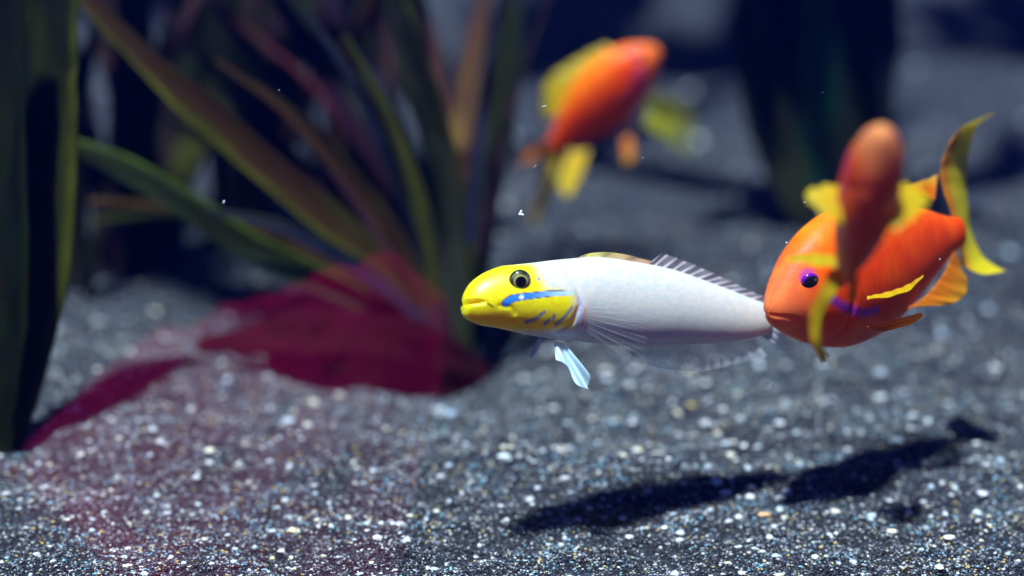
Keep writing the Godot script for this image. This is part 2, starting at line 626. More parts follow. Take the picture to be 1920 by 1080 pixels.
func build_plants() -> void:
	var leaf := mat(0.9)
	leaf.metallic_specular = 0.08
	leaf.backlight_enabled = true
	leaf.backlight = Color(0.22, 0.28, 0.12)
	var red := mat(0.9)
	red.metallic_specular = 0.12
	red.backlight_enabled = true
	red.backlight = Color(0.3, 0.08, 0.1)
	var view := cam_basis * Vector3(0, 0.3, 1)
	var olive := lin(0.035, 0.037, 0.008)
	var dark := lin(0.011, 0.013, 0.005)
	var purple := lin(0.020, 0.009, 0.016)
	var brown := lin(0.10, 0.045, 0.022)
	var green := lin(0.045, 0.085, 0.012)
	var lime := lin(0.12, 0.13, 0.012)
	var navy := lin(0.012, 0.014, 0.028)

	# the clump behind the goby's head
	var foot := ground_at(850, 690)
	var a := thing("grass_plant", "spreading plant of long olive and purple blades behind the yellow head", "plant", foot, "plants on the sand")
	var z := 0.80
	blade("blade", a, line_of([[835, 690, z], [770, 575, z], [690, 475, 0.79], [560, 365, 0.78], [420, 245, 0.77], [280, 120, 0.76], [130, -30, 0.75], [-60, -200, 0.74]]), 0.0192, view, leaf, lin(0.040, 0.036, 0.008), lin(0.036, 0.019, 0.008), lime, 1.0, 0.25, 0.55, 0.25, 0.0, -1.0)
	blade("blade", a, line_of([[830, 695, z], [740, 600, z], [620, 535, 0.79], [480, 468, 0.78], [340, 378, 0.77], [210, 305, 0.76], [90, 262, 0.75], [-60, 240, 0.73]]), 0.0168, view, leaf, lin(0.02, 0.03, 0.014), dark, lin(0.08, 0.12, 0.01), 2.0)
	blade("blade", a, line_of([[845, 690, z], [800, 570, z], [700, 410, 0.82], [600, 265, 0.83], [490, 120, 0.84], [380, -20, 0.85], [250, -200, 0.86]]), 0.0104, view, leaf, purple, lin(0.04, 0.018, 0.028), lin(0.06, 0.03, 0.02), 3.0)
	blade("blade", a, line_of([[855, 690, z], [825, 560, z], [745, 380, 0.81], [655, 215, 0.81], [570, 75, 0.82], [500, -40, 0.82], [400, -230, 0.83]]), 0.0144, view, leaf, purple, navy, lin(0.05, 0.06, 0.015), 4.0)
	blade("blade", a, line_of([[865, 690, z], [866, 560, z], [850, 400, 0.80], [812, 240, 0.79], [768, 100, 0.78], [725, -30, 0.77], [640, -260, 0.75]]), 0.0192, view, leaf, lin(0.024, 0.026, 0.016), dark, olive, 5.0)
	blade("blade", a, line_of([[870, 690, z], [868, 560, 0.82], [862, 420, 0.85], [868, 270, 0.88], [885, 120, 0.9], [915, -30, 0.92], [980, -250, 0.95]]), 0.0176, view, leaf, lin(0.06, 0.028, 0.018), lin(0.14, 0.09, 0.02), olive, 6.0)
	blade("blade", a, line_of([[880, 690, z], [885, 560, 0.83], [905, 400, 0.86], [935, 250, 0.88], [955, 100, 0.9], [965, -40, 0.92], [970, -260, 0.95]]), 0.0208, view, leaf, navy, dark, lin(0.014, 0.022, 0.018), 7.0)
	blade("blade", a, line_of([[860, 695, z], [835, 600, z], [800, 500, 0.81], [762, 420, 0.82], [700, 300, 0.83]]), 0.0090, view, red, lin(0.10, 0.010, 0.02), lin(0.06, 0.01, 0.02), lin(0.12, 0.02, 0.03), 8.0)
	blade("blade", a, line_of([[850, 695, z], [790, 590, 0.81], [715, 480, 0.83], [640, 400, 0.84], [540, 290, 0.85], [400, 130, 0.86], [240, -60, 0.88]]), 0.0120, view, leaf, purple, navy, dark, 9.0)
	blade("blade", a, line_of([[870, 690, z], [845, 500, 0.84], [770, 290, 0.86], [690, 130, 0.88], [610, -20, 0.9], [500, -240, 0.92]]), 0.0112, view, leaf, navy, purple, dark, 10.0)
	blade("blade", a, line_of([[882, 690, z], [880, 500, 0.84], [850, 250, 0.9], [800, 60, 0.93], [760, -60, 0.95], [660, -250, 0.97]]), 0.0120, view, leaf, purple, brown, dark, 11.0)
	var fan := RandomNumberGenerator.new()
	fan.seed = 4
	for k in 16:
		var lean := lerpf(-1.0, 0.12, (k + fan.randf_range(-0.3, 0.3)) / 15.0)
		var zt := fan.randf_range(0.74, 0.98)
		var reach := fan.randf_range(520, 860)
		var sag := fan.randf_range(0.0, 0.22)
		var x0 := 862.0 + fan.randf_range(-22, 22)
		var pts := []
		for q in 6:
			var t := q / 5.0
			var ang := lean * (0.75 + 0.35 * t) + sag * t * t * signf(lean)
			pts.append([x0 + sin(ang) * reach * t, 700.0 - cos(ang) * reach * t, lerpf(0.81, zt, t)])
		var tone: Color = [olive, purple, lin(0.05, 0.026, 0.012), lin(0.030, 0.036, 0.008), navy, lin(0.06, 0.012, 0.02)][fan.randi() % 6]
		blade("blade", a, line_of(pts), fan.randf_range(0.006, 0.012), view.rotated(Vector3.UP, fan.randf_range(-0.6, 0.6)), leaf, tone * 1.5, tone * 0.8, lin(0.06, 0.062, 0.010), 300.0 + k, 0.25, 0.6, 0.3)
	# dark red leaves, made up to stand for the shaded hollow
	blade("hollow_shade_leaf", a, line_of([[905, 720, 0.80], [830, 690, 0.795], [730, 655, 0.79], [610, 640, 0.785], [490, 640, 0.78], [370, 652, 0.775]]), 0.040, cam_basis * Vector3(0.1, 0.35, 1), red, lin(0.020, 0.004, 0.006), lin(0.012, 0.003, 0.005), lin(0.03, 0.006, 0.008), 21.0, 0.25, 0.6, 0.35)
	blade("hollow_shade_leaf", a, line_of([[895, 735, 0.785], [810, 735, 0.78], [710, 725, 0.775], [610, 700, 0.77], [500, 670, 0.765]]), 0.034, cam_basis * Vector3(0.0, 0.3, 1), red, lin(0.016, 0.003, 0.005), lin(0.010, 0.002, 0.004), lin(0.02, 0.004, 0.006), 23.0, 0.3, 0.6, 0.3)

	# the broad blades at the left edge
	var b := thing("grass_plant", "tall broad dark olive blades standing at the left edge", "plant", ground_at(8, 868), "plants on the sand")
	blade("blade", b, line_of([[-6, 880, 0.66], [22, 740, 0.66], [55, 560, 0.66], [78, 380, 0.66], [92, 190, 0.66], [98, 60, 0.655], [97, -45, 0.65]]), 0.036, view, leaf, lin(0.026, 0.028, 0.006), dark, lin(0.055, 0.060, 0.008), 12.0, 0.8)
	blade("blade", b, line_of([[-16, 890, 0.65], [2, 700, 0.64], [10, 480, 0.64], [12, 240, 0.64], [10, 60, 0.635], [6, -45, 0.63]]), 0.024, view, leaf, dark, lin(0.007, 0.009, 0.005), dark, 13.0, 0.8)

	# the dark plant behind the two anthias at the right
	var d := thing("grass_plant", "dark fan of wide blades behind the anthias at the right", "plant", ground_at(1512, 425), "plants on the sand")
	var zd := 1.08
	blade("blade", d, line_of([[1520, 430, zd], [1480, 340, zd], [1440, 230, zd], [1415, 100, zd], [1400, -40, zd], [1385, -250, zd]]), 0.036, view, leaf, lin(0.02, 0.022, 0.010), dark, lin(0.03, 0.034, 0.012), 15.0, 0.5)
	blade("blade", d, line_of([[1525, 430, zd + 0.02], [1500, 300, zd + 0.02], [1478, 150, zd + 0.02], [1465, 0, zd + 0.03], [1455, -220, zd + 0.05]]), 0.045, view, leaf, navy, purple, navy, 16.0, 0.5)
	blade("blade", d, line_of([[1530, 430, zd], [1535, 290, zd], [1538, 130, zd - 0.01], [1528, -30, zd - 0.02], [1500, -240, zd - 0.03]]), 0.034, view, leaf, lin(0.012, 0.05, 0.02), lin(0.012, 0.02, 0.02), navy, 17.0, 0.5)
	blade("blade", d, line_of([[1535, 430, zd + 0.03], [1560, 300, zd + 0.03], [1580, 150, zd + 0.04], [1590, 0, zd + 0.05], [1590, -250, zd + 0.07]]), 0.052, view, leaf, navy, dark, navy, 18.0, 0.5)
	blade("blade", d, line_of([[1545, 430, zd], [1590, 320, zd], [1620, 200, zd], [1635, 60, zd], [1640, -80, zd], [1640, -270, zd]]), 0.044, view, leaf, dark, navy, lin(0.018, 0.022, 0.012), 19.0, 0.5)
	blade("blade", d, line_of([[1540, 430, zd + 0.06], [1570, 250, zd + 0.1], [1600, 60, zd + 0.2], [1640, -90, zd + 0.32], [1720, -200, zd + 0.45]]), 0.05, view, leaf, dark, navy, dark, 20.0, 0.4)

	# a thicket further back at the left
	var rng := RandomNumberGenerator.new()
	rng.seed = 9
	var spots := [[250, 520, "thin dark blades rising behind the green blade at the left"], [470, 470, "thicket of dark purple blades under the long olive blade"], [95, 545, "dark thin blades half hidden by the left edge plant"], [680, 430, "brown and orange tipped blades behind the olive clump"]]
	for k in spots.size():
		var s: Array = spots[k]
		var f := ground_at(s[0], s[1])
		var dep := -(cam_basis.inverse() * (f - EYE)).z
		var p := thing("grass_plant", s[2], "plant", f, "plants on the sand")
		for q in 9:
			var lean := rng.randf_range(-1.0, 1.0)
			var x0: float = s[0] + rng.randf_range(-70, 70)
			var dz := rng.randf_range(-0.1, 0.22)
			var top_x: float = x0 + lean * rng.randf_range(60, 300)
			var pts := [[x0, s[1] + 6, dep + dz * 0.1], [lerpf(x0, top_x, 0.2), s[1] - 150, dep + dz * 0.3], [lerpf(x0, top_x, 0.5), s[1] - 310, dep + dz * 0.6], [top_x, s[1] - 480, dep + dz], [top_x + lean * 120, s[1] - 640, dep + dz * 1.5]]
			var c1: Color = [navy, purple, dark, lin(0.04, 0.02, 0.02)][rng.randi() % 4]
			blade("blade", p, line_of(pts), rng.randf_range(0.012, 0.024), view.rotated(Vector3.UP, rng.randf_range(-0.8, 0.8)), leaf, c1, dark, purple, 40.0 + k * 10 + q, 0.3)
	# long blades added out of view above, to shade the bed and plants
	var c0: Node3D = get_node("grass_plant_003")
	var c1: Node3D = get_node("grass_plant_004")
	var c2: Node3D = get_node("grass_plant_005")
	var c3: Node3D = get_node("grass_plant_006")
	for k in 3:
		var w := 0.03 + 0.006 * (k % 3)
		shade_arch(c0, [[-0.30 + 0.06 * k, 0.20, -1.06], [-0.28 + 0.10 * k, 0.34, -1.0], [-0.42 + 0.14 * k, 0.42, -0.92 + 0.04 * k], [-0.52 + 0.18 * k, 0.40, -0.82]], w, leaf, dark, olive, 100.0 + k)
		shade_arch(c1, [[-0.22 + 0.03 * k, 0.24, -1.16], [-0.24 + 0.06 * k, 0.40, -1.2], [-0.30 + 0.09 * k, 0.46, -1.3 - 0.04 * k], [-0.40 + 0.12 * k, 0.44, -1.5]], w, leaf, dark, purple, 110.0 + k)
		shade_arch(c2, [[-0.40, 0.20, -0.95], [-0.36 + 0.02 * k, 0.32, -0.9], [-0.31 + 0.03 * k, 0.38, -0.82 + 0.02 * k], [-0.16 + 0.02 * k, 0.36, -0.81 + 0.02 * k], [-0.02, 0.33, -0.79 + 0.03 * k]], w, leaf, dark, navy, 120.0 + k)
		shade_arch(c3, [[-0.12 + 0.02 * k, 0.26, -1.28], [-0.04 + 0.03 * k, 0.38, -1.3], [0.06 + 0.05 * k, 0.44, -1.36 - 0.1 * k], [0.12 + 0.07 * k, 0.42, -1.5 - 0.14 * k]], w + 0.02, leaf, dark, olive, 130.0 + k)
	for k in 6:  # added over the right plant to keep it in shade
		shade_arch(d, [[0.26, 0.18, -1.12], [0.22 + 0.015 * k, 0.27, -1.10], [0.14 + 0.035 * k, 0.33, -1.04], [0.10 + 0.05 * k, 0.32, -0.98]], 0.06, leaf, dark, navy, 160.0 + k)
	for k in 4:
		shade_arch(d, [[0.25, 0.20, -1.12], [0.18 - 0.02 * k, 0.30, -1.14], [0.08 - 0.02 * k, 0.34, -1.18 - 0.03 * k], [-0.04, 0.32, -1.24 - 0.05 * k]], 0.05, leaf, dark, navy, 140.0 + k)
		shade_arch(d, [[0.30, 0.20, -1.12], [0.36 + 0.02 * k, 0.30, -1.18], [0.50, 0.34, -1.22 - 0.06 * k], [0.70, 0.32, -1.26 - 0.10 * k]], 0.04, leaf, dark, olive, 150.0 + k)
	var tall := c3
	blade("blade", tall, line_of([[660, 430, 1.05], [630, 260, 1.0], [650, 130, 0.96], [690, 20, 0.93], [715, -60, 0.9]]), 0.018, cam_basis * Vector3(0.3, 1, 0.6), leaf, lin(0.10, 0.045, 0.015), lin(0.42, 0.22, 0.08), lin(0.40, 0.36, 0.16), 90.0, 0.5)

# ---------------------------------------------------------------- goby
func build_goby() -> void:
	var snout := at(868, 568, 0.53)
	var tail := at(1440, 600, 0.585)
	var length := snout.distance_to(tail)
	var fwd := (snout - tail).normalized()
	var up0 := (cam_basis * Vector3(0, 1, -0.10)).normalized()
	var side := fwd.cross(up0).normalized()       # +z of the fish, towards its right
	var up := side.cross(fwd).normalized()
	var basis := Basis(fwd, up, side)
	var g := thing("goby", "white goby with yellow head and blue cheek stripe gliding above the sand", "fish", snout, "", basis)
	# the outline, read off in picture units along the axis
	var px := [868, 872, 880, 892, 905, 930, 950, 985, 1020, 1060, 1095, 1130, 1170, 1210, 1250, 1290, 1330, 1370, 1410, 1440]
	var yt := [559, 546, 531, 519, 510, 499, 496, 492, 487, 483, 480, 483, 489, 496, 505, 518, 532, 546, 561, 570]
	var yb := [588, 596, 601, 607, 611, 615, 620, 628, 634, 638, 642, 646, 649, 650, 647, 645, 643, 640, 634, 626]
	var wd := [0.016, 0.030, 0.041, 0.051, 0.058, 0.067, 0.073, 0.080, 0.084, 0.086, 0.085, 0.083, 0.080, 0.075, 0.068, 0.060, 0.051, 0.041, 0.031, 0.022]
	var xs := []
	var tp := []
	var bt := []
	for i in px.size():
		var u: float = (px[i] - 868.0) / 572.0
		var axis := 568.0 + 32.0 * u
		var per := lerpf(0.53, 0.585, u) / FOCAL / length
		xs.append(u)
		tp.append((axis - yt[i]) * per)
		bt.append((axis - yb[i]) * per)
	var back := func(u: float, y: float) -> Vector2:
		var per := lerpf(0.53, 0.585, u) / FOCAL / length
		return Vector2(868.0 + 572.0 * u, 568.0 + 32.0 * u - y / per)
	var blue_line := [Vector2(946, 567), Vector2(958, 558), Vector2(975, 555), Vector2(1000, 552), Vector2(1025, 549.5), Vector2(1050, 549), Vector2(1073, 549.5)]
	var dashes := [[Vector2(1014, 583), Vector2(1000, 595), Vector2(980, 603)], [Vector2(1024, 598), Vector2(1014, 606)], [Vector2(1070, 576), Vector2(1056, 592), Vector2(1038, 606)], [Vector2(1034, 590), Vector2(1031, 596)]]
	var lilac := [Vector2(1085, 556), Vector2(1091, 572), Vector2(1088, 592), Vector2(1078, 607)]
	var amber := [Vector2(1096, 575), Vector2(1097, 590), Vector2(1090, 608)]
	var white := Color(0.66, 0.64, 0.58)
	var yellow := Color(0.95, 0.82, 0.006)
	var color_of := func(u: float, y: float, sz: float) -> Color:
		var p: Vector2 = back.call(u, y)
		p += Vector2(22.0 + 18.0 * soft(0.16, 0.38, u), -5.0) * absf(sz) * soft(0.0, 0.12, u)      # the flank stands out from the mid plane
		var n := noise_b.get_noise_2d(p.x * 3.0, p.y * 3.0)
		var n3 := noise_b.get_noise_2d(p.x * 0.9 + 50.0, p.y * 1.4)
		var c := white.lerp(Color(0.46, 0.58, 0.58), soft(-0.25, 0.35, n3) * 0.4)
		# yellow mask
		var k := 1.0 - soft(990, 1022, p.x + (p.y - 520.0) * -0.5 + 8.0 * n)
		var cheek := soft(548, 552, p.y) * (1.0 - soft(1060, 1092, p.x + 9.0 * n)) 
		var band := soft(532, 548, p.y) * (1.0 - soft(1020, 1075, p.x + 8.0 * n)) * 0.85
		k = maxf(k, maxf(cheek, band))
		k *= 1.0 - soft(612, 628, p.y - maxf(0.0, 950.0 - p.x) * 0.3 + maxf(0.0, p.x - 1000.0) * 0.10 + 3.0 * n)
		k *= 1.0 - soft(500, 491, p.y) * soft(930, 960, p.x) * 0.75
		c = c.lerp(yellow.lerp(Color(0.88, 0.62, 0.006), soft(-0.1, 0.4, n3) * 0.5), k)
		# mouth corner
		var mc := to_segment(p, Vector2(907, 570), Vector2(919, 575))
		c = c.lerp(Color(0.05, 0.035, 0.005), 1.0 - soft(0.8, 2.6, mc.x))
		# stripe with dark borders
		var b := to_path(p, blue_line)
		var half := lerpf(6.4, 3.4, b.y)
		c = c.lerp(Color(0.03, 0.04, 0.16), (1.0 - soft(half + 0.5, half + 2.2, b.x)) * (1.0 - soft(0.8, 1.0, b.y)))
		c = c.lerp(Color(0.04, 0.26, 0.95).lerp(Color(0.50, 0.74, 0.92), soft(0.35, 0.95, b.y)), (1.0 - soft(half - 0.8, half + 0.5, b.x)) * (1.0 - 0.8 * soft(0.92, 1.0, b.y)))
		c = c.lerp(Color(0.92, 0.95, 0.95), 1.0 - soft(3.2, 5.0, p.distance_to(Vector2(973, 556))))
		for q in dashes:
			c = c.lerp(Color(0.16, 0.19, 0.44), 0.8 - 0.8 * soft(1.2, 5.2, to_path(p, q).x + 1.2 * n))
		c = c.lerp(Color(0.50, 0.42, 0.72), (1.0 - soft(1.8, 4.2, to_path(p, lilac).x)) * 0.85)
		c = c.lerp(Color(0.70, 0.36, 0.16), (1.0 - soft(1.0, 5.0, to_path(p, amber).x)) * 0.6)
		c = c.lerp(Color(0.20, 0.20, 0.62), (1.0 - soft(1.4, 3.6, (p - Vector2(1001, 523)).length() * 0.8)) * 0.9)
		var f := 1.0 + 0.08 * n
		return Color(c.r * f, c.g * f, c.b * f)
	var push := func(u: float, y: float) -> float:
		var p: Vector2 = back.call(u, y)
		var lips := to_path(p, [Vector2(860, 570), Vector2(874, 568), Vector2(890, 569), Vector2(906, 571)])
		var s := 0.34 * exp(-(lips.x / 3.4) ** 2.0) * (1.0 - soft(876, 902, p.x))
		var jowl := to_path(p, [Vector2(918, 576), Vector2(938, 580), Vector2(944, 590)])
		s += 0.05 * exp(-(jowl.x / 4.0) ** 2.0)
		var gill := to_path(p, [Vector2(1030, 505), Vector2(1046, 545), Vector2(1052, 575), Vector2(1044, 606), Vector2(1020, 626)])
		s += 0.07 * exp(-(gill.x / 5.0) ** 2.0)
		s -= 0.05 * exp(-(p.distance_to(Vector2(970, 524)) / 22.0) ** 2.0)
		return s
	var sk := skin(0.38, 60.0, 0.010, 0.40)
	put("body", fish_body(length, xs, tp, bt, wd, 0.0, color_of, push, 260, 160), sk, g)

	# eyes
	var eye_m := mat(0.12)
	eye_m.clearcoat_enabled = true
	eye_m.clearcoat = 1.0
	eye_m.clearcoat_roughness = 0.03
	var rings := func(r: float, b: float) -> Color:
		var c := Color(0.004, 0.004, 0.006)
		c = c.lerp(Color(0.62, 0.55, 0.16), soft(0.50, 0.53, r))
		c = c.lerp(Color(0.030, 0.036, 0.014).lerp(Color(0.20, 0.22, 0.10), 0.5 + 0.5 * sin(b * 3.0 + 1.0)), soft(0.58, 0.64, r))
		c = c.lerp(Color(0.015, 0.017, 0.010), soft(0.84, 0.92, r))
		return c
	var iris := dome(21.0 * 0.54 / FOCAL, 0.60, rings)
	var u_eye := (950.0 - 868.0) / 572.0
	var per_eye := lerpf(0.53, 0.585, u_eye) / FOCAL
	var y_eye := (568.0 + 32.0 * u_eye - 524.0) * per_eye
	for s in [-1.0, 1.0]:
		var e := put("eye", iris, eye_m, g)
		e.position = Vector3(-u_eye * length, y_eye - 0.0012, s * length * 0.0635)
		e.rotation = Vector3(-0.3 if s > 0 else 0.3, 0.22 if s > 0 else PI - 0.22, 0)

	# fins
	var clear := mat(0.35, true)
	var za := func(x: float) -> float: return lerpf(0.53, 0.585, (x - 868.0) / 572.0)
	var rows := func(p: Array, dz := 0.0) -> Array:
		var out := []
		for q in p:
			out.append([q[0], q[1], za.call(q[0]) + dz])
		return out
	fin("front_dorsal_fin", g, rows.call([[1085, 482], [1110, 483], [1140, 486], [1175, 491], [1215, 499]]), rows.call([[1095, 477], [1125, 473], [1160, 475], [1195, 483], [1222, 490]]), clear,
		func(u, w, ray): return Color(0.62, 0.60, 0.10, 0.9).lerp(Color(0.55, 0.28, 0.20, 0.85), u).lerp(Color(0.5, 0.5, 0.55, 0.5), 0.4 * (1.0 - ray) * (1.0 - w)), 0.0003, 6, 0.0006)
	fin("rear_dorsal_fin", g, rows.call([[1213, 498], [1262, 510], [1310, 527], [1360, 544], [1420, 566]]), rows.call([[1240, 474], [1290, 492], [1345, 516], [1395, 540], [1440, 560]]), clear,
		func(u, w, ray): return Color(0.62, 0.56, 0.62, 0.10).lerp(Color(0.80, 0.68, 0.72, 0.85), soft(0.62, 0.95, ray) * (1.0 - 0.5 * w)), 0.0003, 13, 0.0006, 130)
	fin("tail_fin", g, rows.call([[1430, 569], [1434, 588], [1434, 608], [1428, 630]]), rows.call([[1478, 575], [1500, 620], [1510, 680], [1478, 668]]), clear,
		func(u, w, ray): return Color(0.50, 0.58, 0.66, lerpf(0.95, 0.14, soft(0.0, 0.8, w)) * (0.55 + 0.45 * ray)), 0.0004, 11, 0.0012, 90)
	fin("anal_fin", g, rows.call([[1165, 648], [1230, 646], [1300, 643], [1360, 641], [1415, 636]]), rows.call([[1190, 678], [1255, 692], [1320, 695], [1375, 683], [1440, 668]]), clear,
		func(u, w, ray): return Color(0.48, 0.50, 0.56, 0.14 + 0.07 * ray + 0.22 * soft(0.85, 1.0, u) + 0.12 * soft(0.93, 1.0, w)), 0.0003, 24, 0.0005, 150)
	fin("pectoral_fin", g, rows.call([[1098, 572], [1104, 595], [1100, 622]], -0.014), rows.call([[1175, 566], [1215, 620], [1190, 690]], -0.024), clear,
		func(u, w, ray): return Color(0.66, 0.68, 0.70, (0.012 + 0.05 * soft(0.5, 1.0, ray)) * (1.0 - 0.5 * w)), 0.0002, 15, 0.0012, 110)
	fin("pectoral_fin", g, rows.call([[1098, 580], [1104, 600], [1100, 622]], 0.014), rows.call([[1165, 590], [1185, 640], [1160, 680]], 0.028), clear,
		func(u, w, ray): return Color(0.6, 0.62, 0.66, 0.03 + 0.07 * ray), 0.0002, 13, 0.0012, 90)
	fin("pelvic_fin", g, rows.call([[1038, 640], [1048, 643], [1058, 644]], -0.004), rows.call([[1046, 672], [1100, 733], [1100, 690]], -0.012), clear,
		func(u, w, ray): return Color(0.66, 0.86, 0.92, 0.25 + 0.65 * soft(0.08, 0.3, w)).lerp(Color(0.25, 0.42, 0.55, 0.6), 0.6 * (1.0 - ray)), 0.0005, 6, 0.0016, 70)
	fin("pelvic_fin", g, rows.call([[1010, 633], [1014, 634], [1018, 635]], 0.008), rows.call([[993, 668], [998, 671], [1006, 660]], 0.012), clear,
		func(u, w, ray): return Color(0.55, 0.68, 0.85, 0.85), 0.0005, 3, 0.0003, 30)

# ---------------------------------------------------------------- anthias
func anthias(label: String, snout: Vector3, tail: Vector3, up0: Vector3, tall: float, stout: float, bend: float, nose: Color) -> Node3D:
	var length := snout.distance_to(tail)
	var fwd := (snout - tail).normalized()
	var side := fwd.cross(up0.normalized()).normalized()
	var up := side.cross(fwd).normalized()
	var g := thing("anthias", label, "fish", snout, "orange anthias", Basis(fwd, up, side))
	var xs := [0.0, 0.012, 0.04, 0.09, 0.16, 0.26, 0.38, 0.52, 0.66, 0.80, 0.92, 1.0]
	var tp := [0.010, 0.030, 0.062, 0.105, 0.150, 0.190, 0.210, 0.205, 0.175, 0.124, 0.070, 0.046]
	var bt := [-0.022, -0.045, -0.068, -0.100, -0.140, -0.182, -0.210, -0.212, -0.182, -0.124, -0.070, -0.046]
	var wd := [0.012, 0.030, 0.050, 0.074, 0.098, 0.116, 0.120, 0.112, 0.092, 0.062, 0.034, 0.022]
	for i in xs.size():
		tp[i] *= tall
		bt[i] *= tall
		wd[i] *= stout
	var color_of := func(u: float, y: float, sz: float) -> Color:
		var yy := y / tall
		var n := noise_b.get_noise_3d(u * 220.0, yy * 220.0, sz * 20.0)
		var c := Color(0.95, 0.060, 0.002).lerp(Color(0.98, 0.19, 0.004), soft(0.05, 0.20, yy + 0.02 * n))
		c = c.lerp(Color(0.85, 0.15, 0.10), soft(0.02, 0.16, -yy - 0.25 * (u - 0.1) + 0.01 * n) * 0.55)
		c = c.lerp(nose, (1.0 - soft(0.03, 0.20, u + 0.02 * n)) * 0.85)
		var p := Vector2(u, yy)
		var s := to_path(p, [Vector2(0.165, 0.020), Vector2(0.24, -0.035), Vector2(0.33, -0.078), Vector2(0.42, -0.095)])
		c = c.lerp(Color(0.34, 0.035, 0.42), (1.0 - soft(0.006, 0.018, s.x + 0.004 * n)) * 0.9)
		var o := (p - Vector2(0.135, 0.058)).length()
		c = c.lerp(Color(0.28, 0.02, 0.42), 0.6 * (1.0 - soft(0.038, 0.043, o)) * soft(0.012, 0.035, (p - Vector2(0.135, 0.058)).dot(Vector2(-0.3, 1))))
		var row := floorf(yy * 62.0)
		var sc := fposmod(u * 54.0 + 0.5 * fposmod(row, 2.0), 1.0)
		var rim := soft(0.55, 0.95, sc) * soft(0.22, 0.34, u)
		var f := (1.0 + 0.16 * n) * (1.0 - 0.10 * rim)
		return Color(c.r * f, c.g * f + 0.03 * (1.0 - rim) * soft(0.0, 0.3, n), c.b * f)
	var push := func(u: float, y: float) -> float:
		var p := Vector2(u, y / tall)
		var m := to_path(p, [Vector2(-0.01, -0.008), Vector2(0.04, -0.022), Vector2(0.085, -0.045)])
		var s := 0.08 * exp(-(m.x / 0.006) ** 2.0) * (1.0 - soft(0.05, 0.09, u))
		var gill := to_path(p, [Vector2(0.27, 0.09), Vector2(0.31, 0.01), Vector2(0.27, -0.10), Vector2(0.20, -0.15)])
		return s + 0.07 * exp(-(gill.x / 0.014) ** 2.0)
	var sk := skin(0.45, 36.0, 0.014, 0.32)
	sk.metallic_specular = 0.32
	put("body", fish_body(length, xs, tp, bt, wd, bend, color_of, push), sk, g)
	var eye_m := mat(0.12)
	eye_m.clearcoat_enabled = true
	eye_m.clearcoat = 1.0
	eye_m.clearcoat_roughness = 0.03
	var rings := func(r: float, b: float) -> Color:
		var c := Color(0.004, 0.004, 0.010)
		c = c.lerp(Color(0.014, 0.008, 0.034), soft(0.66, 0.74, r))
		c = c.lerp(Color(0.14, 0.010, 0.30).lerp(Color(0.42, 0.05, 0.015), soft(-0.6, 0.1, -sin(b))), soft(0.82, 0.92, r))
		return c
	var iris := dome(length * 0.037, 0.55, rings)
	for s in [-1.0, 1.0]:
		var e := put("eye", iris, eye_m, g)
		e.position = Vector3(-0.135, 0.058 * tall, s * 0.069 * stout) * length
		e.rotation = Vector3(-0.25 if s > 0 else 0.25, 0.35 if s > 0 else PI - 0.35, 0)
	return g

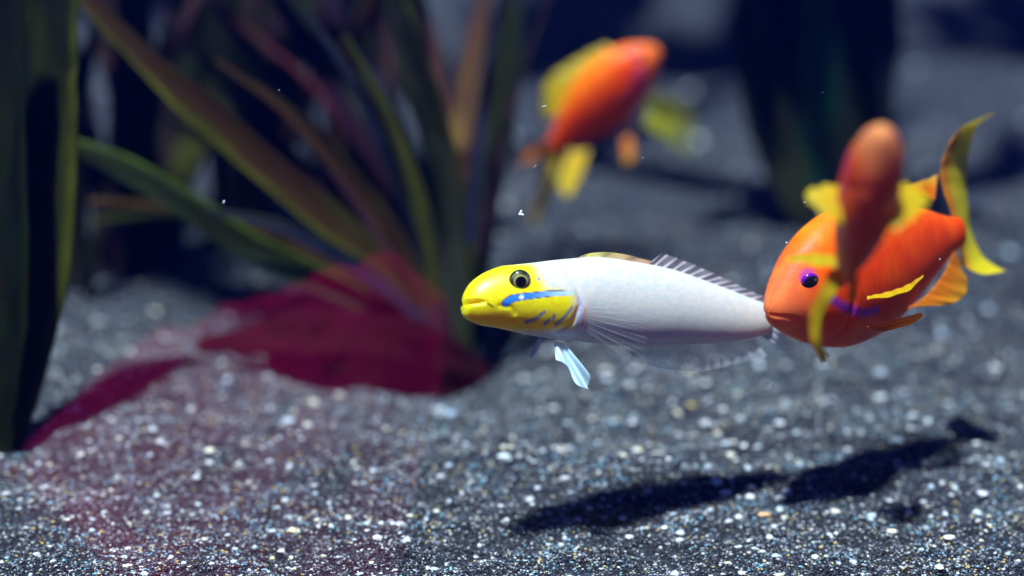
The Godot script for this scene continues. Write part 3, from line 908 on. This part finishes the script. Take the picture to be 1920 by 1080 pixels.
func build_anthias() -> void:
	var web := mat(0.4, true)
	web.backlight_enabled = true
	web.backlight = Color(0.95, 0.95, 0.8)
	var gold := func(u, w, ray): return Color(0.80, 0.42, 0.008, 0.96).lerp(Color(0.72, 0.60, 0.012, 0.92), soft(0.1, 0.7, w)).lerp(Color(0.6, 0.36, 0.01, 0.9), 0.35 * (1.0 - ray))
	var amber := func(u, w, ray): return Color(0.86, 0.20, 0.006, 0.97).lerp(Color(0.80, 0.42, 0.01, 0.95), soft(0.3, 1.0, w))
	var rust := func(u, w, ray): return Color(0.80, 0.22, 0.006, 0.97).lerp(Color(0.70, 0.34, 0.01, 0.95), soft(0.2, 1.0, w)).lerp(Color(0.5, 0.2, 0.01, 0.95), 0.3 * (1.0 - ray))
	var lemon := func(u, w, ray): return Color(0.86, 0.56, 0.008, 0.96).lerp(Color(0.88, 0.70, 0.012, 0.85), w).lerp(Color(0.7, 0.5, 0.01, 0.8), 0.3 * (1.0 - ray))

	# lower right, head turned to the left
	var a := anthias("orange anthias low at the right with its nose by the goby's tail", at(1440, 583, 0.555), at(1778, 432, 0.618), cam_basis * Vector3(0.10, 1.0, 0.10), 1.24, 1.12, -0.10, Color(0.95, 0.20, 0.06))
	fin("dorsal_fin", a, [[1520, 440, 0.578], [1580, 405, 0.588], [1650, 378, 0.597], [1710, 368, 0.605], [1752, 375, 0.610]], [[1512, 430, 0.580], [1570, 388, 0.590], [1640, 362, 0.599], [1700, 350, 0.607], [1757, 328, 0.614]], web, amber, 0.0005, 14, 0.0006, 90)
	fin("tail_fin", a, [[1862, 212, 0.635], [1800, 242, 0.625], [1770, 292, 0.618], [1764, 335, 0.615], [1782, 395, 0.614], [1797, 450, 0.615], [1806, 495, 0.618], [1842, 514, 0.623], [1886, 508, 0.630]], [[1862, 214, 0.637], [1832, 236, 0.640], [1816, 285, 0.643], [1812, 335, 0.645], [1814, 380, 0.645], [1820, 430, 0.643], [1838, 474, 0.640], [1862, 496, 0.637], [1886, 508, 0.633]], web,
		func(u, w, ray): return Color(0.86, 0.33, 0.006, 0.97).lerp(Color(0.82, 0.70, 0.010, 0.96), clampf(soft(0.1, 0.5, w) + soft(0.72, 0.86, u) + (1.0 - soft(0.08, 0.2, u)), 0.0, 1.0)).lerp(Color(0.60, 0.50, 0.015, 0.9), 0.2 * (1.0 - ray) * soft(0.3, 0.8, w)), 0.0003, 11, 0.0001, 140)
	fin("anal_fin", a, [[1790, 470, 0.608], [1768, 515, 0.600], [1735, 555, 0.594], [1700, 578, 0.588]], [[1802, 495, 0.612], [1814, 540, 0.606], [1788, 568, 0.598], [1735, 574, 0.592]], web, rust, 0.0005, 9, 0.0006)
	fin("pelvic_fin", a, [[1625, 612, 0.556], [1640, 618, 0.556], [1655, 622, 0.556]], [[1726, 586, 0.552], [1730, 594, 0.550], [1700, 612, 0.548]], web, rust, 0.0006, 5, 0.0004)
	fin("pectoral_fin", a, [[1626, 556, 0.550], [1662, 549, 0.552], [1700, 536, 0.553], [1731, 516, 0.552]], [[1626, 561, 0.546], [1668, 556, 0.534], [1706, 543, 0.532], [1731, 518, 0.540]], web, lemon, 0.0005, 6, 0.0002)

	# the nearest, rising towards the lens
	var b := anthias("out of focus orange anthias rising head up before another one", at(1656, 240, 0.400), at(1592, 528, 0.464), cam_basis * Vector3(0.22, 0.60, -0.75), 0.95, 1.0, 0.06, Color(0.98, 0.36, 0.12))  # paler nose colour paints in the brightly lit forehead
	fin("pectoral_fin", b, [[1580, 348, 0.434], [1577, 385, 0.424], [1580, 420, 0.416]], [[1552, 346, 0.436], [1510, 364, 0.430], [1550, 408, 0.416]], web, lemon, 0.0005, 9, 0.0006)
	fin("pectoral_fin", b, [[1662, 350, 0.434], [1664, 385, 0.424], [1658, 420, 0.416]], [[1702, 344, 0.436], [1742, 376, 0.426], [1684, 430, 0.412]], web, lemon, 0.0005, 9, 0.0006)
	fin("tail_fin", b, [[1585, 486, 0.464], [1560, 478, 0.466], [1520, 474, 0.470], [1474, 482, 0.474]], [[1592, 512, 0.456], [1562, 502, 0.456], [1522, 496, 0.460], [1474, 490, 0.468]], web, gold, 0.0006, 5, 0.0004)
	fin("tail_fin", b, [[1600, 505, 0.458], [1562, 505, 0.459], [1536, 545, 0.460], [1518, 590, 0.461], [1520, 640, 0.462], [1540, 680, 0.464]], [[1604, 535, 0.458], [1580, 535, 0.459], [1560, 560, 0.460], [1540, 600, 0.461], [1540, 640, 0.462], [1556, 676, 0.464]], web, gold, 0.0006, 5, 0.0004)
	fin("pelvic_fin", b, [[1604, 430, 0.424], [1612, 432, 0.424]], [[1590, 560, 0.436], [1608, 565, 0.436]], web, amber, 0.0005, 4, 0.0004)
	fin("dorsal_fin", b, [[1640, 250, 0.425], [1632, 320, 0.440], [1622, 400, 0.452], [1610, 480, 0.462]], [[1642, 245, 0.432], [1634, 315, 0.450], [1626, 395, 0.464], [1612, 475, 0.472]], web, amber, 0.0005, 12, 0.0005)

	# far behind, climbing to the right
	var d := anthias("blurred orange anthias climbing to the right in the background", at(1232, 88, 0.95), at(1034, 274, 0.975), cam_basis * Vector3(-0.62, 0.75, 0.35), 1.12, 1.2, 0.05, Color(0.95, 0.20, 0.03))
	fin("dorsal_fin", d, [[1155, 95, 0.955], [1120, 125, 0.96], [1090, 160, 0.965], [1062, 208, 0.968]], [[1135, 84, 0.960], [1085, 110, 0.968], [1025, 155, 0.975], [1012, 225, 0.98]], web, gold, 0.0006, 12, 0.0008)
	fin("tail_fin", d, [[1052, 250, 0.973], [1030, 262, 0.976], [1005, 275, 0.98], [975, 300, 0.985]], [[1046, 275, 0.973], [1028, 285, 0.976], [1005, 295, 0.98], [978, 312, 0.985]], web, amber, 0.0007, 5, 0.0005)
	fin("tail_fin", d, [[1036, 268, 0.973], [1020, 310, 0.976], [1008, 360, 0.98], [994, 420, 0.985]], [[1058, 280, 0.973], [1046, 320, 0.976], [1030, 370, 0.98], [1004, 424, 0.985]], web, gold, 0.0007, 5, 0.0005)
	fin("anal_fin", d, [[1068, 280, 0.968], [1085, 285, 0.965], [1105, 280, 0.962]], [[1046, 345, 0.965], [1066, 368, 0.96], [1090, 325, 0.958]], web, lemon, 0.0006, 8, 0.0006)
	fin("pectoral_fin", d, [[1210, 190, 0.945], [1214, 212, 0.945], [1206, 232, 0.945]], [[1240, 170, 0.93], [1305, 205, 0.935], [1300, 292, 0.94], [1250, 270, 0.945]], web,
		func(u, w, ray): return Color(0.50, 0.50, 0.02, lerpf(0.75, 0.15, soft(0.2, 0.9, w))), 0.0005, 11, 0.0008)
	fin("pelvic_fin", d, [[1165, 262, 0.945], [1185, 252, 0.945]], [[1170, 308, 0.94], [1190, 300, 0.94]], web, rust, 0.0006, 5, 0.0005)

# ---------------------------------------------------------------- pebbles and specks
func pebble_mesh(seed_of: int, lump: float) -> ArrayMesh:
	var n := FastNoiseLite.new()
	n.seed = seed_of
	n.frequency = 1.1
	n.fractal_octaves = 3
	var v := PackedVector3Array()
	var c := PackedColorArray()
	var rows := 16
	var cols := 24
	for i in rows + 1:
		var a := PI * i / rows
		for j in cols:
			var b := TAU * j / cols
			var p := Vector3(sin(a) * cos(b), cos(a), sin(a) * sin(b))
			var r := 1.0 + lump * n.get_noise_3dv(p)
			v.append(p * r)
			var t := 1.0 + 0.35 * n.get_noise_3dv(p * 4.0)
			c.append(Color(t, t, t))
	return grid_mesh(v, c, rows + 1, cols, true)

func build_pebbles() -> void:
	# x, y in the photograph, size in mm (long, high, deep), turn, colour, label
	var list := [
		[505, 664, 5.2, 4.4, 4.6, 0.0, Color(0.80, 0.72, 0.46), 0.10, "round cream pebble on the mound in front of the shaded hollow"],
		[548, 998, 4.4, 2.4, 3.2, 0.3, Color(0.85, 0.74, 0.42), 0.5, "pale yellow angular shell bit low at the left centre"],
		[511, 1048, 2.2, 1.7, 2.0, 0.0, Color(0.82, 0.72, 0.40), 0.4, "small yellow chip below the pale yellow shell bit"],
		[276, 963, 3.4, 2.6, 3.0, 0.0, Color(0.50, 0.50, 0.46), 0.25, "round greyish pebble on the sand under the red reflection"],
		[165, 938, 2.4, 1.9, 2.2, 0.0, Color(0.42, 0.46, 0.54), 0.2, "small blue grey pebble left of the round greyish one"],
		[427, 715, 3.6, 3.4, 3.2, 0.0, Color(0.66, 0.74, 0.82), 0.2, "whitish pebble on the mound below the cream one"],
		[845, 778, 5.2, 3.2, 4.0, 0.4, Color(0.46, 0.62, 0.78), 0.45, "pale blue stone below the goby's chin"],
		[945, 860, 6.0, 2.6, 3.6, 0.35, Color(0.72, 0.82, 0.84), 0.6, "wide white shell fragment between goby and its shadow"],
		[1138, 711, 4.0, 3.2, 3.4, 0.0, Color(0.72, 0.80, 0.86), 0.35, "white lump beside the goby's pelvic fin"],
		[1296, 760, 4.2, 1.9, 2.6, 0.0, Color(0.80, 0.60, 0.16), 0.3, "yellow oval chip under the goby's anal fin"],
		[1269, 773, 3.2, 2.2, 2.6, 0.1, Color(0.82, 0.76, 0.52), 0.35, "cream chip touching the yellow oval one"],
		[1432, 968, 5.2, 2.0, 2.8, -0.25, Color(0.84, 0.46, 0.22), 0.3, "orange and white shell piece between the two dark patches"],
		[1384, 741, 3.2, 3.0, 2.8, 0.0, Color(0.62, 0.70, 0.52), 0.3, "pale green pebble below the goby's tail"],
		[1476, 925, 4.0, 3.0, 3.2, 0.2, Color(0.66, 0.76, 0.76), 0.5, "whitish rough stone above the orange shell piece"],
		[1360, 927, 5.6, 1.8, 2.6, 0.3, Color(0.70, 0.76, 0.78), 0.5, "flat white flake at the tip of the goby's shadow"],
		[1680, 828, 6.2, 2.4, 3.4, 0.2, Color(0.64, 0.76, 0.80), 0.6, "broad bluish white flake on the sand at the right"],
		[1765, 628, 5.0, 4.0, 4.0, 0.0, Color(0.48, 0.60, 0.72), 0.3, "blurred blue grey pebble behind the low anthias"],
		[1650, 700, 5.0, 3.6, 4.0, 0.0, Color(0.52, 0.64, 0.74), 0.4, "blurred pale stone below the low anthias"],
		[1540, 688, 4.4, 3.8, 3.8, 0.0, Color(0.62, 0.72, 0.70), 0.3, "pale pebble under the hanging yellow tail lobe"],
		[1832, 965, 4.2, 3.0, 3.2, 0.3, Color(0.62, 0.72, 0.74), 0.5, "grey white stone near the bottom right corner"],
		[1700, 972, 3.0, 2.0, 2.4, 0.0, Color(0.70, 0.62, 0.30), 0.5, "yellowish grain below the right dark patch"],
		[1745, 918, 2.8, 2.4, 2.4, 0.0, Color(0.50, 0.64, 0.78), 0.3, "blue chip lying inside the right dark patch"],
		[1780, 1008, 5.0, 1.8, 2.8, -0.1, Color(0.80, 0.78, 0.66), 0.5, "long cream flake at the bottom right"],
		[1275, 1006, 3.4, 2.4, 2.8, 0.2, Color(0.74, 0.78, 0.76), 0.5, "white stone below the middle of the goby's shadow"],
		[1008, 922, 3.0, 2.6, 2.6, 0.0, Color(0.60, 0.70, 0.76), 0.4, "pale stone just left of the goby's shadow"],
		[1895, 478, 6.5, 5.0, 5.0, 0.0, Color(0.42, 0.58, 0.70), 0.3, "blurred blue stone by the anthias tail at the right edge"],
	]
	var m := mat(0.55)
	for i in list.size():
		var q: Array = list[i]
		var p := ground_at(q[0], q[1] + 3)
		var o := put("pebble", pebble_mesh(200 + i, q[7]), null)
		var mm: StandardMaterial3D = m.duplicate()
		mm.albedo_color = (q[6] as Color).linear_to_srgb()
		o.material_override = mm
		o.transform = Transform3D(Basis(Vector3.UP, 0.4 * i).rotated(Vector3(0, 0, 1), q[5]).scaled(Vector3(q[2], q[3], q[4]) * 0.0005), p + Vector3(0, q[3] * 0.0004, 0))
		tag(o, q[8], "pebble", "loose pebbles on the sand")

func build_specks() -> void:
	var list := [
		[418, 376, 0.54, 5, 0.00060, "white speck drifting among the dark blades at the left"],
		[978, 400, 0.545, 7, 0.00065, "largest white speck drifting above the goby's back"],
		[1020, 200, 0.54, 2, 0.00050, "bright speck before the far anthias' dorsal fin"],
		[1003, 311, 0.545, 2, 0.00040, "speck beside the far anthias' tail"],
		[523, 169, 0.55, 1, 0.00040, "faint speck before the purple blades at the top left"],
		[1509, 379, 0.53, 1, 0.00050, "tiny speck at the near anthias' left pectoral fin"],
		[1475, 455, 0.54, 1, 0.00045, "tiny speck above the low anthias' head"],
		[1205, 296, 0.55, 1, 0.00040, "tiny speck under the far anthias' belly"],
		[1762, 486, 0.535, 1, 0.00040, "tiny white speck on the low anthias' flank"],
		[1542, 173, 0.545, 1, 0.00040, "tiny speck against the dark plant at the right"],
	]
	var rng := RandomNumberGenerator.new()
	rng.seed = 31
	var m := mat(0.6)
	var g := grain_mesh(400)
	for q in list:
		var o := thing("floating_speck", q[5], "speck", at(q[0], q[1], q[2]), "drifting specks")
		for k in q[3]:
			var r: float = q[4] * rng.randf_range(0.5, 1.0)
			var f := put("flake", g, m, o)
			f.transform = Transform3D(Basis.from_euler(Vector3(rng.randf(), rng.randf(), rng.randf()) * TAU).scaled(Vector3(r, r * 0.7, r)), Vector3(rng.randf_range(-1, 1), rng.randf_range(-1, 1), rng.randf_range(-1, 1)) * (0.0 if q[3] == 1 else q[4] * 1.6))
